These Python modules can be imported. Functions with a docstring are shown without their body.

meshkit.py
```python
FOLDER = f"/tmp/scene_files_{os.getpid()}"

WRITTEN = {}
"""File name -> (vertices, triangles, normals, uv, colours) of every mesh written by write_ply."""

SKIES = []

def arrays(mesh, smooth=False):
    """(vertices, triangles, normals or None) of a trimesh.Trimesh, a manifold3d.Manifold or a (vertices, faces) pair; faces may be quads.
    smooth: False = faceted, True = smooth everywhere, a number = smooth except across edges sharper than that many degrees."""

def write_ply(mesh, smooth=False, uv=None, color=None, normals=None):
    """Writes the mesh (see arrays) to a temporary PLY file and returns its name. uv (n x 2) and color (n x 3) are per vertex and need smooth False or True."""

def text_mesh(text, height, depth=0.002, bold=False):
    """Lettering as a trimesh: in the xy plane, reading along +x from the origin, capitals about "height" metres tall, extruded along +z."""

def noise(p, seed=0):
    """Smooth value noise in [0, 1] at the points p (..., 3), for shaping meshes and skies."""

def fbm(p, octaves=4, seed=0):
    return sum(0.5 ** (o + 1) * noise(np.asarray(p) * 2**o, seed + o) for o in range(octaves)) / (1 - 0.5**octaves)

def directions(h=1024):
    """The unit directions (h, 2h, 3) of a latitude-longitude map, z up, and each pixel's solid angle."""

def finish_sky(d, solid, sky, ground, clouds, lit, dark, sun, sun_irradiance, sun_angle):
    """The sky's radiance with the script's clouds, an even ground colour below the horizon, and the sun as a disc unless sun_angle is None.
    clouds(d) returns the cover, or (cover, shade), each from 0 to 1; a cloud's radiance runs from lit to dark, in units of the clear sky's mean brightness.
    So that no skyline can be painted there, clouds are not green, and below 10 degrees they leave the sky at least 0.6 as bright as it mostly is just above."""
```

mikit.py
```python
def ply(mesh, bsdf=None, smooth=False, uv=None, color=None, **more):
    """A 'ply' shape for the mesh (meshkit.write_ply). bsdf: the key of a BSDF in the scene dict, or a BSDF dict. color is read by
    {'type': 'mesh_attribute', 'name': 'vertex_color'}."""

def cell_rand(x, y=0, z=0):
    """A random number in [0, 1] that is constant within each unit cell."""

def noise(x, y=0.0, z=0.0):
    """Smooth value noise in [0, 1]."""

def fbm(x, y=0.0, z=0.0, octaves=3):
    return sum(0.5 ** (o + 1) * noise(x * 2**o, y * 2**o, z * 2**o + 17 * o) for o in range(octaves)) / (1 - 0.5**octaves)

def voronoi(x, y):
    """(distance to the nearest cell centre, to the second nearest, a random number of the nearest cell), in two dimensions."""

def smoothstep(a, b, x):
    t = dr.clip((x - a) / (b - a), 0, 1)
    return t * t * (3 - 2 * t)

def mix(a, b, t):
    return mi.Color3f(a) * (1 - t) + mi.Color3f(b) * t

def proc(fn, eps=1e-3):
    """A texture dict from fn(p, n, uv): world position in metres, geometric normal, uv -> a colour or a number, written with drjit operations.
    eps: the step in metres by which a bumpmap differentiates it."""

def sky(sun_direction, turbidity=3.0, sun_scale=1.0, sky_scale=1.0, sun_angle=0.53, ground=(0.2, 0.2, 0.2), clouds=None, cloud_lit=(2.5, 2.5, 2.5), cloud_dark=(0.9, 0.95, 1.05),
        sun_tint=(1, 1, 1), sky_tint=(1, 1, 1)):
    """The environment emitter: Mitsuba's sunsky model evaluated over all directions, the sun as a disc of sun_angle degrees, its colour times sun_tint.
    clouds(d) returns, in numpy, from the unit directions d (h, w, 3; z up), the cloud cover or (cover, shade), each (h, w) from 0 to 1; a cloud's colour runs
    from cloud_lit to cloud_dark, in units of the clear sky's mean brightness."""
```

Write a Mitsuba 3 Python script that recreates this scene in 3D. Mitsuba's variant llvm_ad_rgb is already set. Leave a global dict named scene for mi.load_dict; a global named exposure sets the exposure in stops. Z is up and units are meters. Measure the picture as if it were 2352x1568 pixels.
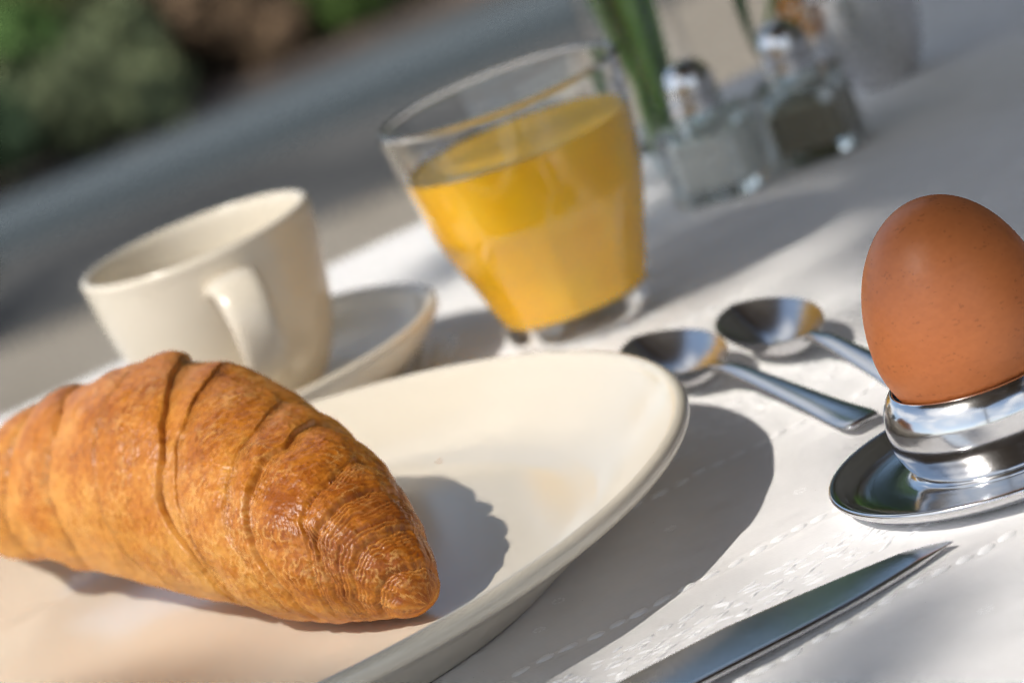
import math
import numpy as np
import trimesh
import drjit as dr
import mitsuba as mi
import mikit
import meshkit
from mikit import proc, noise, fbm, voronoi, smoothstep, mix
from scipy.interpolate import CubicSpline, PchipInterpolator
from scipy.ndimage import gaussian_filter1d

T = mi.ScalarTransform4f
scene, labels = {'type': 'scene'}, {}

# ------------------------------------------------------------------ camera, sky, exposure
# z = 0 is the top of the tablecloth, the garden lies at z = -0.74
PITCH, ROLL, EYE = math.radians(13.4), math.radians(21.2), np.array([0, 0, 0.24])
FWD = np.array([0, math.cos(PITCH), -math.sin(PITCH)])
UP = math.sin(ROLL) * np.array([1, 0, 0]) + math.cos(ROLL) * np.array([0, math.sin(PITCH), math.cos(PITCH)])
scene['camera'] = {'type': 'thinlens', 'fov': math.degrees(2 * math.atan(1176 / 7640)), 'fov_axis': 'x',
                   'aperture_radius': 0.0047, 'focus_distance': 0.752, 'near_clip': 0.01, 'far_clip': 500.0,
                   'to_world': T().look_at(origin=EYE.tolist(), target=(EYE + FWD).tolist(), up=UP.tolist())}
SUN = np.array([-0.53, -0.366, 0.766])


def cloud_cover(d):
    n = meshkit.fbm(np.stack([d[..., 0], d[..., 1], d[..., 2] * 2.0], -1) * 3.0 + 5.0, 5, 3)
    c = np.clip((n - 0.47) / 0.16, 0, 1)
    return c * 0.8, np.clip((0.62 - n) * 2.0, 0, 0.5)


scene['sky'] = mikit.sky(SUN.tolist(), turbidity=3, sun_angle=0.9, sun_tint=(1.0, 1.14, 1.38), sky_scale=2.3, sky_tint=(1.19, 1.0, 0.83), clouds=cloud_cover)
exposure = 1.33

# ------------------------------------------------------------------ helpers


def ref(k):
    return {'type': 'ref', 'id': k}


def free(key):
    if key not in scene and key not in labels:
        return key
    n = 1
    while f'{key}_{n:03d}' in scene or f'{key}_{n:03d}' in labels:
        n += 1
    return f'{key}_{n:03d}'


def part(parent, name, mesh, bsdf, smooth=False, label=None, kind=None, **kw):
    key = free(f'{parent}__{name}')
    scene[key] = mikit.ply(mesh, bsdf, smooth=smooth, **kw)
    e = {}
    if label:
        e['label'] = label
    if kind:
        e['kind'] = kind
    if e:
        labels[key] = e
    return key


def thing(name, label, cat, group=None):
    key = free(name)
    labels[key] = {'label': label, 'category': cat}
    if group:
        labels[key]['group'] = group
    return key


def solid(name, mesh, bsdf, smooth, label, cat, group=None, **kw):
    key = thing(name, label, cat, group)
    scene[key] = mikit.ply(mesh, bsdf, smooth=smooth, **kw)
    return key


def structure(name, mesh, bsdf, smooth=False, kind='structure', label=None):
    scene[name] = mikit.ply(mesh, bsdf, smooth=smooth)
    labels[name] = {'kind': kind}
    if label:
        labels[name]['label'] = label


def grid_faces(n, m, wrap=False):
    i, j = np.meshgrid(np.arange(n - 1), np.arange(m if wrap else m - 1), indexing='ij')
    a = i * m + j
    b = i * m + (j + 1) % m
    q = np.stack([a, a + m, b + m, b], -1).reshape(-1, 4)
    return np.vstack([q[:, [0, 1, 2]], q[:, [0, 2, 3]]])


def fine(prof, step):
    """A profile (r, z) resampled as a smooth curve through its points."""
    p = np.asarray(prof, float)
    t = np.r_[0, np.cumsum(np.linalg.norm(np.diff(p, axis=0), axis=1))]
    tt = np.linspace(0, t[-1], max(8, int(t[-1] / step)))
    return np.c_[PchipInterpolator(t, p[:, 0])(tt), PchipInterpolator(t, p[:, 1])(tt)]


def lathe(prof, n=160, at=(0, 0, 0), mm=True, radial=None):
    """A surface of revolution of a profile (r, z) listed from the axis round the outside (counter-clockwise in the r-z half plane)."""
    p = np.asarray(prof, float) * (1e-3 if mm else 1)
    th = np.arange(n) * 2 * np.pi / n
    r = p[:, 0][:, None] * np.ones(n)
    if radial is not None:
        r = r * radial(th[None, :], p[:, 1][:, None])
    v = np.stack([r * np.cos(th), r * np.sin(th), p[:, 1][:, None] * np.ones(n)], -1).reshape(-1, 3)
    f = grid_faces(len(p), n, True)
    m = trimesh.Trimesh(v, f, process=False)
    m.merge_vertices()
    m.update_faces(m.nondegenerate_faces())
    m.fix_normals()
    m.apply_translation(at)
    return m


def tube(points, radii, sides=12):
    p = np.asarray(points, float)
    r = np.broadcast_to(radii, (len(p),))
    t = np.gradient(p, axis=0)
    t /= np.linalg.norm(t, axis=1, keepdims=True)
    ref_ = np.array([0.3, 0.9, 0.25])
    a = np.cross(t, ref_)
    a /= np.linalg.norm(a, axis=1, keepdims=True)
    b = np.cross(t, a)
    ang = np.arange(sides) * 2 * np.pi / sides
    v = (p[:, None] + r[:, None, None] * (np.cos(ang)[None, :, None] * a[:, None] + np.sin(ang)[None, :, None] * b[:, None])).reshape(-1, 3)
    f = grid_faces(len(p), sides, True)
    k = len(v)
    v = np.vstack([v, p[0], p[-1]])
    j = np.arange(sides)
    f = np.vstack([f, np.stack([j * 0 + k, j, (j + 1) % sides], 1), np.stack([j * 0 + k + 1, (len(p) - 1) * sides + (j + 1) % sides, (len(p) - 1) * sides + j], 1)])
    m = trimesh.Trimesh(v, f, process=False)
    m.fix_normals()
    return m


def box(size, center, rz=0.0, R=None):
    b = trimesh.creation.box(size)
    if rz:
        b.apply_transform(trimesh.transformations.rotation_matrix(rz, [0, 0, 1]))
    if R is not None:
        m = np.eye(4)
        m[:3, :3] = R
        b.apply_transform(m)
    b.apply_translation(center)
    return b


def join(ms):
    return trimesh.util.concatenate(ms)


# ------------------------------------------------------------------ materials
def rgb(*c):
    return {'type': 'rgb', 'value': list(c)}


def mat(key, d, two=True):
    scene[key] = {'type': 'twosided', 'bsdf': d} if two else d


A = math.radians(18.5)                      # the table stands turned by this much to the camera
CA, SA = math.cos(A), math.sin(A)


def weave_height(p, n, uv):
    s = (p.x * CA + p.y * SA) * 1000.0
    t = (-p.x * SA + p.y * CA) * 1000.0
    warp = fbm(p.x * 160, p.y * 160, 0.5, 2) * 0.9
    w = dr.sin(s * 9.5 + warp * 2) * 0.5 + dr.sin(t * 9.5 + warp) * 0.5
    slub = fbm(s * 0.35, t * 2.6, 3.0, 2) + fbm(s * 2.6, t * 0.35, 7.0, 2)
    return (w * 0.026 + slub * 0.05) * 1e-3


def cloth_color(p, n, uv):
    k = fbm(p.x * 90, p.y * 90, 1.0, 3)
    s = (p.x * CA + p.y * SA) * 1000.0
    t = (-p.x * SA + p.y * CA) * 1000.0
    thread = fbm(s * 0.6, t * 5.0, 2.0, 2) * 0.5 + fbm(s * 5.0, t * 0.6, 4.0, 2) * 0.5
    return mix((0.62, 0.610, 0.610), (0.735, 0.725, 0.725), k * 0.5 + thread * 0.5)


mat('cloth_mat', {'type': 'bumpmap', 'arbitrary': proc(weave_height, 5e-5), 'scale': 1.0,
                  'bsdf': {'type': 'principled', 'base_color': proc(cloth_color), 'roughness': 0.85, 'specular': 0.25, 'sheen': 0.3}})


def thread_height(p, n, uv):
    t = (p.x * 0.80 + p.y * 0.60) * 1000.0
    return dr.sin(t * 11.0 + fbm(p.x * 300, p.y * 300, 0.0, 2) * 6) * 0.03e-3


mat('stitch_mat', {'type': 'bumpmap', 'arbitrary': proc(thread_height, 4e-5), 'scale': 1.0,
                   'bsdf': {'type': 'principled', 'base_color': rgb(0.78, 0.775, 0.78), 'roughness': 0.7, 'specular': 0.4, 'sheen': 0.3}})
mat('glaze_mat', {'type': 'roughplastic', 'diffuse_reflectance': rgb(0.86, 0.822, 0.748), 'int_ior': 1.55, 'alpha': 0.025, 'nonlinear': True, 'distribution': 'ggx'})
mat('cup_mat', {'type': 'roughplastic', 'diffuse_reflectance': rgb(0.87, 0.825, 0.74), 'int_ior': 1.52, 'alpha': 0.05, 'nonlinear': True, 'distribution': 'ggx'})
mat('pot_mat', {'type': 'roughconductor', 'material': 'none', 'specular_reflectance': rgb(0.78, 0.77, 0.76), 'alpha': 0.10, 'distribution': 'ggx'})
mat('chrome_mat', {'type': 'roughconductor', 'material': 'none', 'specular_reflectance': rgb(0.74, 0.74, 0.75), 'alpha': 0.022, 'distribution': 'ggx'})
mat('satin_mat', {'type': 'roughconductor', 'material': 'none', 'specular_reflectance': rgb(0.88, 0.86, 0.85), 'alpha': 0.32, 'distribution': 'ggx'})
mat('steel_mat', {'type': 'roughconductor', 'material': 'none', 'specular_reflectance': rgb(0.66, 0.66, 0.67), 'alpha': 0.04, 'distribution': 'ggx'})
scene['glass_mat'] = {'type': 'dielectric', 'int_ior': 1.5, 'ext_ior': 1.0}
scene['pale_glass_mat'] = {'type': 'dielectric', 'int_ior': 1.5, 'ext_ior': 1.0, 'specular_transmittance': rgb(0.965, 0.99, 0.98)}
scene['sheet_glass_mat'] = {'type': 'thindielectric', 'int_ior': 1.5, 'ext_ior': 1.0}
mat('crust_mat', {'type': 'principled', 'base_color': {'type': 'mesh_attribute', 'name': 'vertex_color'}, 'roughness': 0.38, 'specular': 0.36})


def shell_color(p, n, uv):
    k = fbm(p.x * 60, p.y * 60, p.z * 60, 3)
    fine_ = fbm(p.x * 900, p.y * 900, p.z * 900, 2)
    spot = smoothstep(0.66, 0.82, noise(p.x * 1500, p.y * 1500, p.z * 1500)) * smoothstep(0.5, 0.75, noise(p.x * 400, p.y * 400, p.z * 400 + 9))
    c = mix((0.42, 0.115, 0.032), (0.54, 0.175, 0.055), k * 0.6 + fine_ * 0.4)
    return mix(c, (0.22, 0.055, 0.018), spot * 0.32)


def shell_height(p, n, uv):
    return (fbm(p.x * 1400, p.y * 1400, p.z * 1400, 2) * 0.05 + noise(p.x * 500, p.y * 500, p.z * 500) * 0.06) * 1e-3


mat('shell_mat', {'type': 'bumpmap', 'arbitrary': proc(shell_height, 1e-4), 'scale': 1.0,
                  'bsdf': {'type': 'principled', 'base_color': proc(shell_color), 'roughness': 0.42, 'specular': 0.42}})


def juice_color(p, n, uv):
    k = fbm(p.x * 120, p.y * 120, p.z * 60, 3)
    return mix((0.88, 0.44, 0.004), (0.92, 0.56, 0.014), k)


mat('juice_mat', {'type': 'principled', 'base_color': proc(juice_color), 'roughness': 0.45, 'specular': 0.25})
mat('salt_mat', {'type': 'diffuse', 'reflectance': rgb(0.86, 0.84, 0.81)})
mat('pepper_mat', {'type': 'diffuse', 'reflectance': rgb(0.30, 0.26, 0.19)})
mat('stem_mat', {'type': 'principled', 'base_color': rgb(0.15, 0.30, 0.05), 'roughness': 0.45, 'specular': 0.4})
mat('dark_stem_mat', {'type': 'principled', 'base_color': rgb(0.05, 0.11, 0.04), 'roughness': 0.45, 'specular': 0.4})
mat('white_petal_mat', {'type': 'principled', 'base_color': rgb(0.80, 0.72, 0.68), 'roughness': 0.6})
mat('orange_petal_mat', {'type': 'principled', 'base_color': rgb(0.62, 0.25, 0.03), 'roughness': 0.6})
mat('pale_leaf_mat', {'type': 'principled', 'base_color': rgb(0.40, 0.40, 0.33), 'roughness': 0.5})
mat('soil_mat', {'type': 'diffuse', 'reflectance': rgb(0.035, 0.028, 0.02)})
mat('wood_mat', {'type': 'principled', 'base_color': rgb(0.10, 0.072, 0.05), 'roughness': 0.6})
mat('paint_mat', {'type': 'principled', 'base_color': rgb(0.70, 0.69, 0.66), 'roughness': 0.5})
mat('render_mat', {'type': 'diffuse', 'reflectance': rgb(0.16, 0.15, 0.13)})
mat('bark_mat', {'type': 'diffuse', 'reflectance': rgb(0.07, 0.055, 0.04)})
mat('leaf_mat', {'type': 'diffuse', 'reflectance': {'type': 'mesh_attribute', 'name': 'vertex_color'}})
mat('crumb_mat', {'type': 'principled', 'base_color': rgb(0.55, 0.27, 0.08), 'roughness': 0.6})


def ground_color(p, n, uv):
    k = fbm(p.x * 1.7, p.y * 1.7, 0.0, 4)
    pebble = fbm(p.x * 14, p.y * 14, 2.0, 2)
    sand = mix((0.215, 0.185, 0.145), (0.32, 0.285, 0.235), k * 0.5 + pebble * 0.5)
    litter = mix((0.055, 0.05, 0.038), (0.17, 0.125, 0.095), smoothstep(0.40, 0.62, fbm(p.x * 4.2, p.y * 4.2, 5.0, 3)))
    return mix(sand, litter, smoothstep(6.2, 6.4, p.y))


def asphalt_color(p, n, uv):
    k = fbm(p.x * 2.0, p.y * 3.0, 1.0, 4)
    return mix((0.050, 0.052, 0.054), (0.115, 0.113, 0.108), smoothstep(0.3, 0.7, k) * 0.75 + noise(p.x * 60, p.y * 60, 0.0) * 0.25)


mat('ground_mat', {'type': 'diffuse', 'reflectance': proc(ground_color)})
mat('asphalt_mat', {'type': 'diffuse', 'reflectance': proc(asphalt_color)})
mat('kerb_mat', {'type': 'diffuse', 'reflectance': rgb(0.115, 0.135, 0.145)})

# ------------------------------------------------------------------ ground, path, garden
GZ = -0.74
g = trimesh.Trimesh([[-200, -200, GZ], [200, -200, GZ], [200, 200, GZ], [-200, 200, GZ]], [[0, 1, 2], [0, 2, 3]], process=False)
structure('ground', g, 'ground_mat')


px_ = np.r_[np.linspace(-30, -1, 30), np.linspace(-0.9, 1.6, 60), np.linspace(1.8, 30, 30)]
bend = np.clip((px_ - 0.22) / 0.30, 0, 1)
pv = np.vstack([np.c_[px_, 5.42 + 0.05 * px_ + 0.80 * bend * bend * (3 - 2 * bend), 0 * px_ + GZ + 0.004], np.c_[px_, 7.25 + 0.05 * px_, 0 * px_ + GZ + 0.004]])
pj = np.arange(len(px_) - 1)
structure('path', trimesh.Trimesh(pv, np.vstack([np.stack([pj, pj + 1, len(px_) + pj + 1], 1), np.stack([pj, len(px_) + pj + 1, len(px_) + pj], 1)]), process=False), 'asphalt_mat')
kerb = box((60, 0.30, 0.06), (0, 6.42, GZ + 0.03), rz=math.atan(0.05))
structure('kerb', kerb, 'kerb_mat')


def leaf_mass(rng, centers, radii, count, size, dark, light, squash=1.0):
    """Leaves (two triangles each, folded along the midrib) on and inside a cluster of uneven lobes."""
    pts, cols = [], []
    w = radii ** 2 / (radii ** 2).sum()
    which = rng.choice(len(radii), count, p=w)
    d = rng.normal(size=(count, 3))
    d /= np.linalg.norm(d, axis=1, keepdims=True)
    rad = radii[which] * rng.uniform(0.55, 1.05, count) ** 0.6
    p = centers[which] + d * rad[:, None] * np.array([1, 1, squash])
    nrm = d + rng.normal(size=(count, 3)) * 0.7
    nrm /= np.linalg.norm(nrm, axis=1, keepdims=True)
    a = np.cross(nrm, rng.normal(size=(count, 3)))
    a /= np.linalg.norm(a, axis=1, keepdims=True)
    b = np.cross(nrm, a)
    s = size * rng.uniform(0.6, 1.3, count)[:, None]
    v = np.stack([p - a * s, p + b * s * 0.42 + nrm * s * 0.12, p + a * s, p - b * s * 0.42 + nrm * s * 0.12], 1)
    tone = np.clip(rng.normal(0.5, 0.25, count) + (meshkit.noise(p * 2.2, 7) - 0.5) * 1.1, 0, 1)[:, None]
    c = np.asarray(dark) * (1 - tone) + np.asarray(light) * tone
    c *= rng.uniform(0.8, 1.2, (count, 1))
    k = np.arange(count)[:, None] * 4
    f = np.vstack([k + [0, 1, 2], k + [0, 2, 3]])
    return trimesh.Trimesh(v.reshape(-1, 3), f, process=False), np.repeat(c, 4, axis=0)


rg = np.random.default_rng(11)


def bush(name, label, cat, x, y, w, h, count, size, dark, light, group=None):
    t = thing(name, label, cat, group)
    nl = 9
    c = np.c_[x + rg.uniform(-w, w, nl) * 0.62, y + rg.uniform(-w, w, nl) * 0.5, GZ + h * rg.uniform(0.22, 0.78, nl)]
    r = rg.uniform(0.25, 0.48, nl) * min(w, h * 1.2)
    m, col = leaf_mass(rg, c, r, count, size, dark, light)
    m.vertices[:, 2] = np.maximum(m.vertices[:, 2], GZ + 0.01)
    part(t, 'foliage', m, 'leaf_mat', color=col)
    st = [tube([[x, y, GZ], [(x + a[0]) / 2, (y + a[1]) / 2, GZ + 0.15 + 0.4 * (a[2] - GZ)], a], [0.025, 0.018, 0.008], 6) for a in c[:4]]
    for q in st:
        part(t, 'stem', q, 'bark_mat', True)
    return t


G = 'leafy shrubs along the far side of the path'
bush('shrub', 'bright green shrub at the left end of the planting beyond the path', 'shrub', -0.98, 7.40, 0.40, 0.52, 2600, 0.055, (0.05, 0.10, 0.03), (0.10, 0.17, 0.055))
bush('shrub', 'dark green shrub with brown twigs, second from the left beyond the path', 'shrub', -0.55, 8.0, 0.5, 0.6, 2800, 0.06, (0.04, 0.05, 0.025), (0.14, 0.15, 0.06))
bush('shrub', 'mid green shrub standing behind the path above the white cup', 'shrub', -0.10, 7.95, 0.42, 0.5, 2400, 0.055, (0.04, 0.075, 0.025), (0.15, 0.25, 0.06))
bush('shrub', 'grey green shrub beyond the path, nearest to the juice glass', 'shrub', 0.42, 8.3, 0.45, 0.5, 2000, 0.06, (0.05, 0.065, 0.04), (0.17, 0.19, 0.11))
bush('shrub', 'pale blue green shrub low at the left edge of the photo beyond the path', 'shrub', -1.30, 7.55, 0.4, 0.6, 2400, 0.06, (0.04, 0.07, 0.035), (0.17, 0.21, 0.11))
bush('shrub', 'olive brown shrub in the top left corner of the photo', 'shrub', -1.1, 9.2, 0.7, 0.9, 2600, 0.07, (0.06, 0.06, 0.03), (0.20, 0.18, 0.09))
bush('shrub', 'deep green shrub at the back behind the other shrubs', 'shrub', -0.35, 9.3, 0.8, 0.8, 2600, 0.07, (0.04, 0.06, 0.025), (0.15, 0.20, 0.07))
bush('shrub', 'small grey green shrub at the front edge of the planting, left of centre', 'shrub', -0.70, 7.22, 0.26, 0.26, 900, 0.045, (0.07, 0.085, 0.05), (0.20, 0.23, 0.12))
bush('shrub', 'small russet shrub at the front edge of the planting above the cup', 'shrub', -0.38, 7.50, 0.26, 0.26, 900, 0.045, (0.10, 0.07, 0.045), (0.24, 0.16, 0.10))
bush('shrub', 'small fresh green shrub at the front edge of the planting, right of centre', 'shrub', 0.02, 7.62, 0.24, 0.26, 900, 0.045, (0.06, 0.09, 0.03), (0.19, 0.30, 0.08))
bush('shrub', 'low mossy green shrub at the left end of the kerb side planting', 'shrub', -0.98, 6.98, 0.22, 0.24, 800, 0.045, (0.06, 0.09, 0.05), (0.18, 0.25, 0.12))
bush('garden_plant', 'low dark green plant on the near side of the path at the left edge', 'plant', -0.92, 5.62, 0.16, 0.20, 700, 0.035, (0.02, 0.04, 0.02), (0.05, 0.09, 0.035))


def tree(x, y, h, label, dark, light):
    t = thing('garden_tree', label, 'tree')
    top = np.array([x + rg.uniform(-.4, .4), y + rg.uniform(-.4, .4), GZ + h * 0.62])
    pts = [np.array([x, y, GZ]), np.array([x + .1, y, GZ + h * 0.25]), top]
    limbs = [tube(pts, [0.17, 0.13, 0.06], 9)]
    nl = 24
    c = np.c_[x + rg.uniform(-1, 1, nl) * h * 0.30, y + rg.uniform(-1, 1, nl) * h * 0.2, GZ + h * rg.uniform(0.18, 0.95, nl)]
    for q in c[:6]:
        limbs.append(tube([pts[1], (pts[1] + q) / 2 + [0, 0, .2], q], [0.08, 0.05, 0.02], 6))
    part(t, 'trunk', join(limbs), 'bark_mat', True)
    m, col = leaf_mass(rg, c, rg.uniform(0.13, 0.21, nl) * h, 8500, 0.16, dark, light)
    m.vertices[:, 2] = np.maximum(m.vertices[:, 2], GZ + 0.02)
    part(t, 'crown', m, 'leaf_mat', color=col)


for i, (x, y, h, lab) in enumerate([(-5.4, 13.0, 2.7, 'low dark tree beyond the shrubs, first from the left'), (-1.6, 14.5, 2.9, 'low broad dark tree beyond the shrubs, second from the left'),
                                    (2.3, 13.5, 6.6, 'dense green tree beyond the shrubs, behind the juice glass'), (5.2, 12.6, 7.2, 'dense tree beyond the path behind the vase'),
                                    (8.6, 11.0, 7.0, 'dark tree at the far right behind the metal pot'), (-9.0, 12.0, 3.0, 'outermost tree on the left of the garden')]):
    tree(x, y, h, lab, (0.012, 0.022, 0.008), (0.05, 0.085, 0.025))

# ------------------------------------------------------------------ the slatted terrace roof over the table (it shades the right side) and its posts
roof = thing('terrace_roof', 'dark boarded terrace roof above the right side of the table', 'roof')
RH = 1.75                                    # height of its underside above the table
EDGE = np.array([-0.29, 0.957, 0.0])         # direction of its open left edge
SIDE = np.array([0.957, 0.29, 0.0])
shade0 = np.array([0.205, 0.735, 0.0]) + SUN / SUN[2] * RH
Rm = np.stack([SIDE, EDGE, [0, 0, 1]], 1)
R_LEN, BOARD, NB = 3.6, 0.12, 17
for i in range(NB):
    c = shade0 + SIDE * (BOARD / 2 + i * (BOARD + 0.004)) + EDGE * 0.1 + np.array([0, 0, 0.012])
    part(roof, 'board', box((BOARD, R_LEN, 0.022), c, R=Rm), 'wood_mat')
for yy in (-1.6, 0.1, 1.8):
    part(roof, 'beam', box((NB * 0.124, 0.07, 0.12), shade0 + SIDE * NB * 0.062 + EDGE * yy + np.array([0, 0, 0.084]), R=Rm), 'wood_mat')
for xx, yy in ((NB * 0.124 - 0.10, -1.6), (NB * 0.124 - 0.10, 1.6), (0.06, -1.6)):
    part(roof, 'post', box((0.07, 0.07, RH + 0.74), shade0 * [1, 1, 0] + SIDE * xx + EDGE * (yy + 0.08) + np.array([0, 0, (RH - 0.74) / 2]), R=Rm), 'wood_mat')
house = thing('house_wall', 'dark plastered house wall closing the right side of the terrace', 'wall')
part(house, 'wall', box((0.12, 3.5, RH + 0.72), shade0 * [1, 1, 0] + SIDE * (NB * 0.124 + 0.08) + EDGE * 0.0 + np.array([0, 0, (RH - 0.76) / 2]), R=Rm), 'render_mat')
vine = thing('climbing_vine', 'climbing vine hanging along the open edge of the terrace roof', 'vine')
rvn = np.random.default_rng(29)
nv = 46
off = -rvn.exponential(0.030, nv) + 0.03
off[:7] = rvn.uniform(-0.42, -0.12, 7)            # a few long sprays reach out past the edge
ctr = shade0 + SIDE * off[:, None] + EDGE * rvn.uniform(-1.5, 1.7, nv)[:, None] + np.array([0, 0, 0.02])
vm, vc = leaf_mass(rvn, ctr, rvn.uniform(0.05, 0.11, nv), 1300, 0.034, (0.02, 0.045, 0.015), (0.09, 0.16, 0.04), 0.5)
part(vine, 'foliage', vm, 'leaf_mat', color=vc)
vt = np.linspace(-1.6, 1.75, 40)
part(vine, 'stem', tube(shade0 + SIDE * (0.02 * np.sin(vt * 9))[:, None] + EDGE * vt[:, None] + np.array([0, 0, 0.045]) + np.array([0, 0, 1]) * (0.012 * np.sin(vt * 13))[:, None], 0.012, 8), 'bark_mat', True)

# ------------------------------------------------------------------ table and tablecloth
S0, S1, T0, T1 = -0.75, 0.85, -0.16, 1.183   # the table top in its own directions


def tw(s, t, z=0.0):
    s, t = np.asarray(s, float), np.asarray(t, float)
    return np.stack([s * CA - t * SA, s * SA + t * CA, z + 0 * s], -1)


tb = thing('table', 'wooden breakfast table standing under the white tablecloth', 'table')
Rt = np.array([[CA, -SA, 0], [SA, CA, 0], [0, 0, 1.0]])
part(tb, 'top', box((S1 - S0 - 0.02, T1 - T0 - 0.02, 0.03), tw((S0 + S1) / 2, (T0 + T1) / 2, -0.022), R=Rt), 'wood_mat')
for s in (S0 + 0.08, S1 - 0.08):
    for t in (T0 + 0.08, T1 - 0.08):
        part(tb, 'leg', box((0.05, 0.05, 0.70), tw(s, t, -0.388), R=Rt), 'wood_mat')

ROWS = [(0.614, 'dash'), (0.652, 'band'), (0.6805, 'dash'), (0.750, 'dash'), (0.782, 'band'), (0.8165, 'dash'), (0.886, 'dash'), (0.918, 'band'), (0.9525, 'dash')]


def cloth_z(s, t):
    p = np.stack([s, t, 0 * s], -1)
    z = (meshkit.fbm(p * [22, 40, 1], 3, 5) - 0.62) * 0.0024 + (meshkit.fbm(p * [9, 60, 1] + 3, 2, 8) - 0.62) * 0.0014
    z += (meshkit.fbm(p * [260, 260, 1] + 3, 2, 12) - 0.5) * 0.00016
    for tr, kind in ROWS:                    # the drawn threads pucker the cloth a little along each row
        q = np.exp(-((t - tr) / 0.004) ** 2)
        z += q * (meshkit.noise(p * [190, 30, 1] + tr * 50, 3) - 0.7) * 0.0005
        z -= 0.00018 * np.exp(-((np.abs(t - tr) - 0.0026) / 0.0007) ** 2)
    return np.minimum(z, 0.0) - 0.00005


ss = np.unique(np.r_[np.linspace(S0, 0.10, 60), np.arange(0.10, 0.36, 0.0006), np.linspace(0.36, S1, 30)])
tt = np.unique(np.r_[np.linspace(T0, 0.56, 60), np.arange(0.56, 0.86, 0.0006), np.arange(0.86, T1, 0.0018), T1])
gs, gt = np.meshgrid(ss, tt, indexing='ij')
v = tw(gs, gt, 0)
v[..., 2] = cloth_z(gs, gt)
top_v, top_f = v.reshape(-1, 3), grid_faces(len(ss), len(tt))
cloth = thing('tablecloth', 'white embroidered tablecloth with rows of stitched dashes', 'tablecloth')
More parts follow.
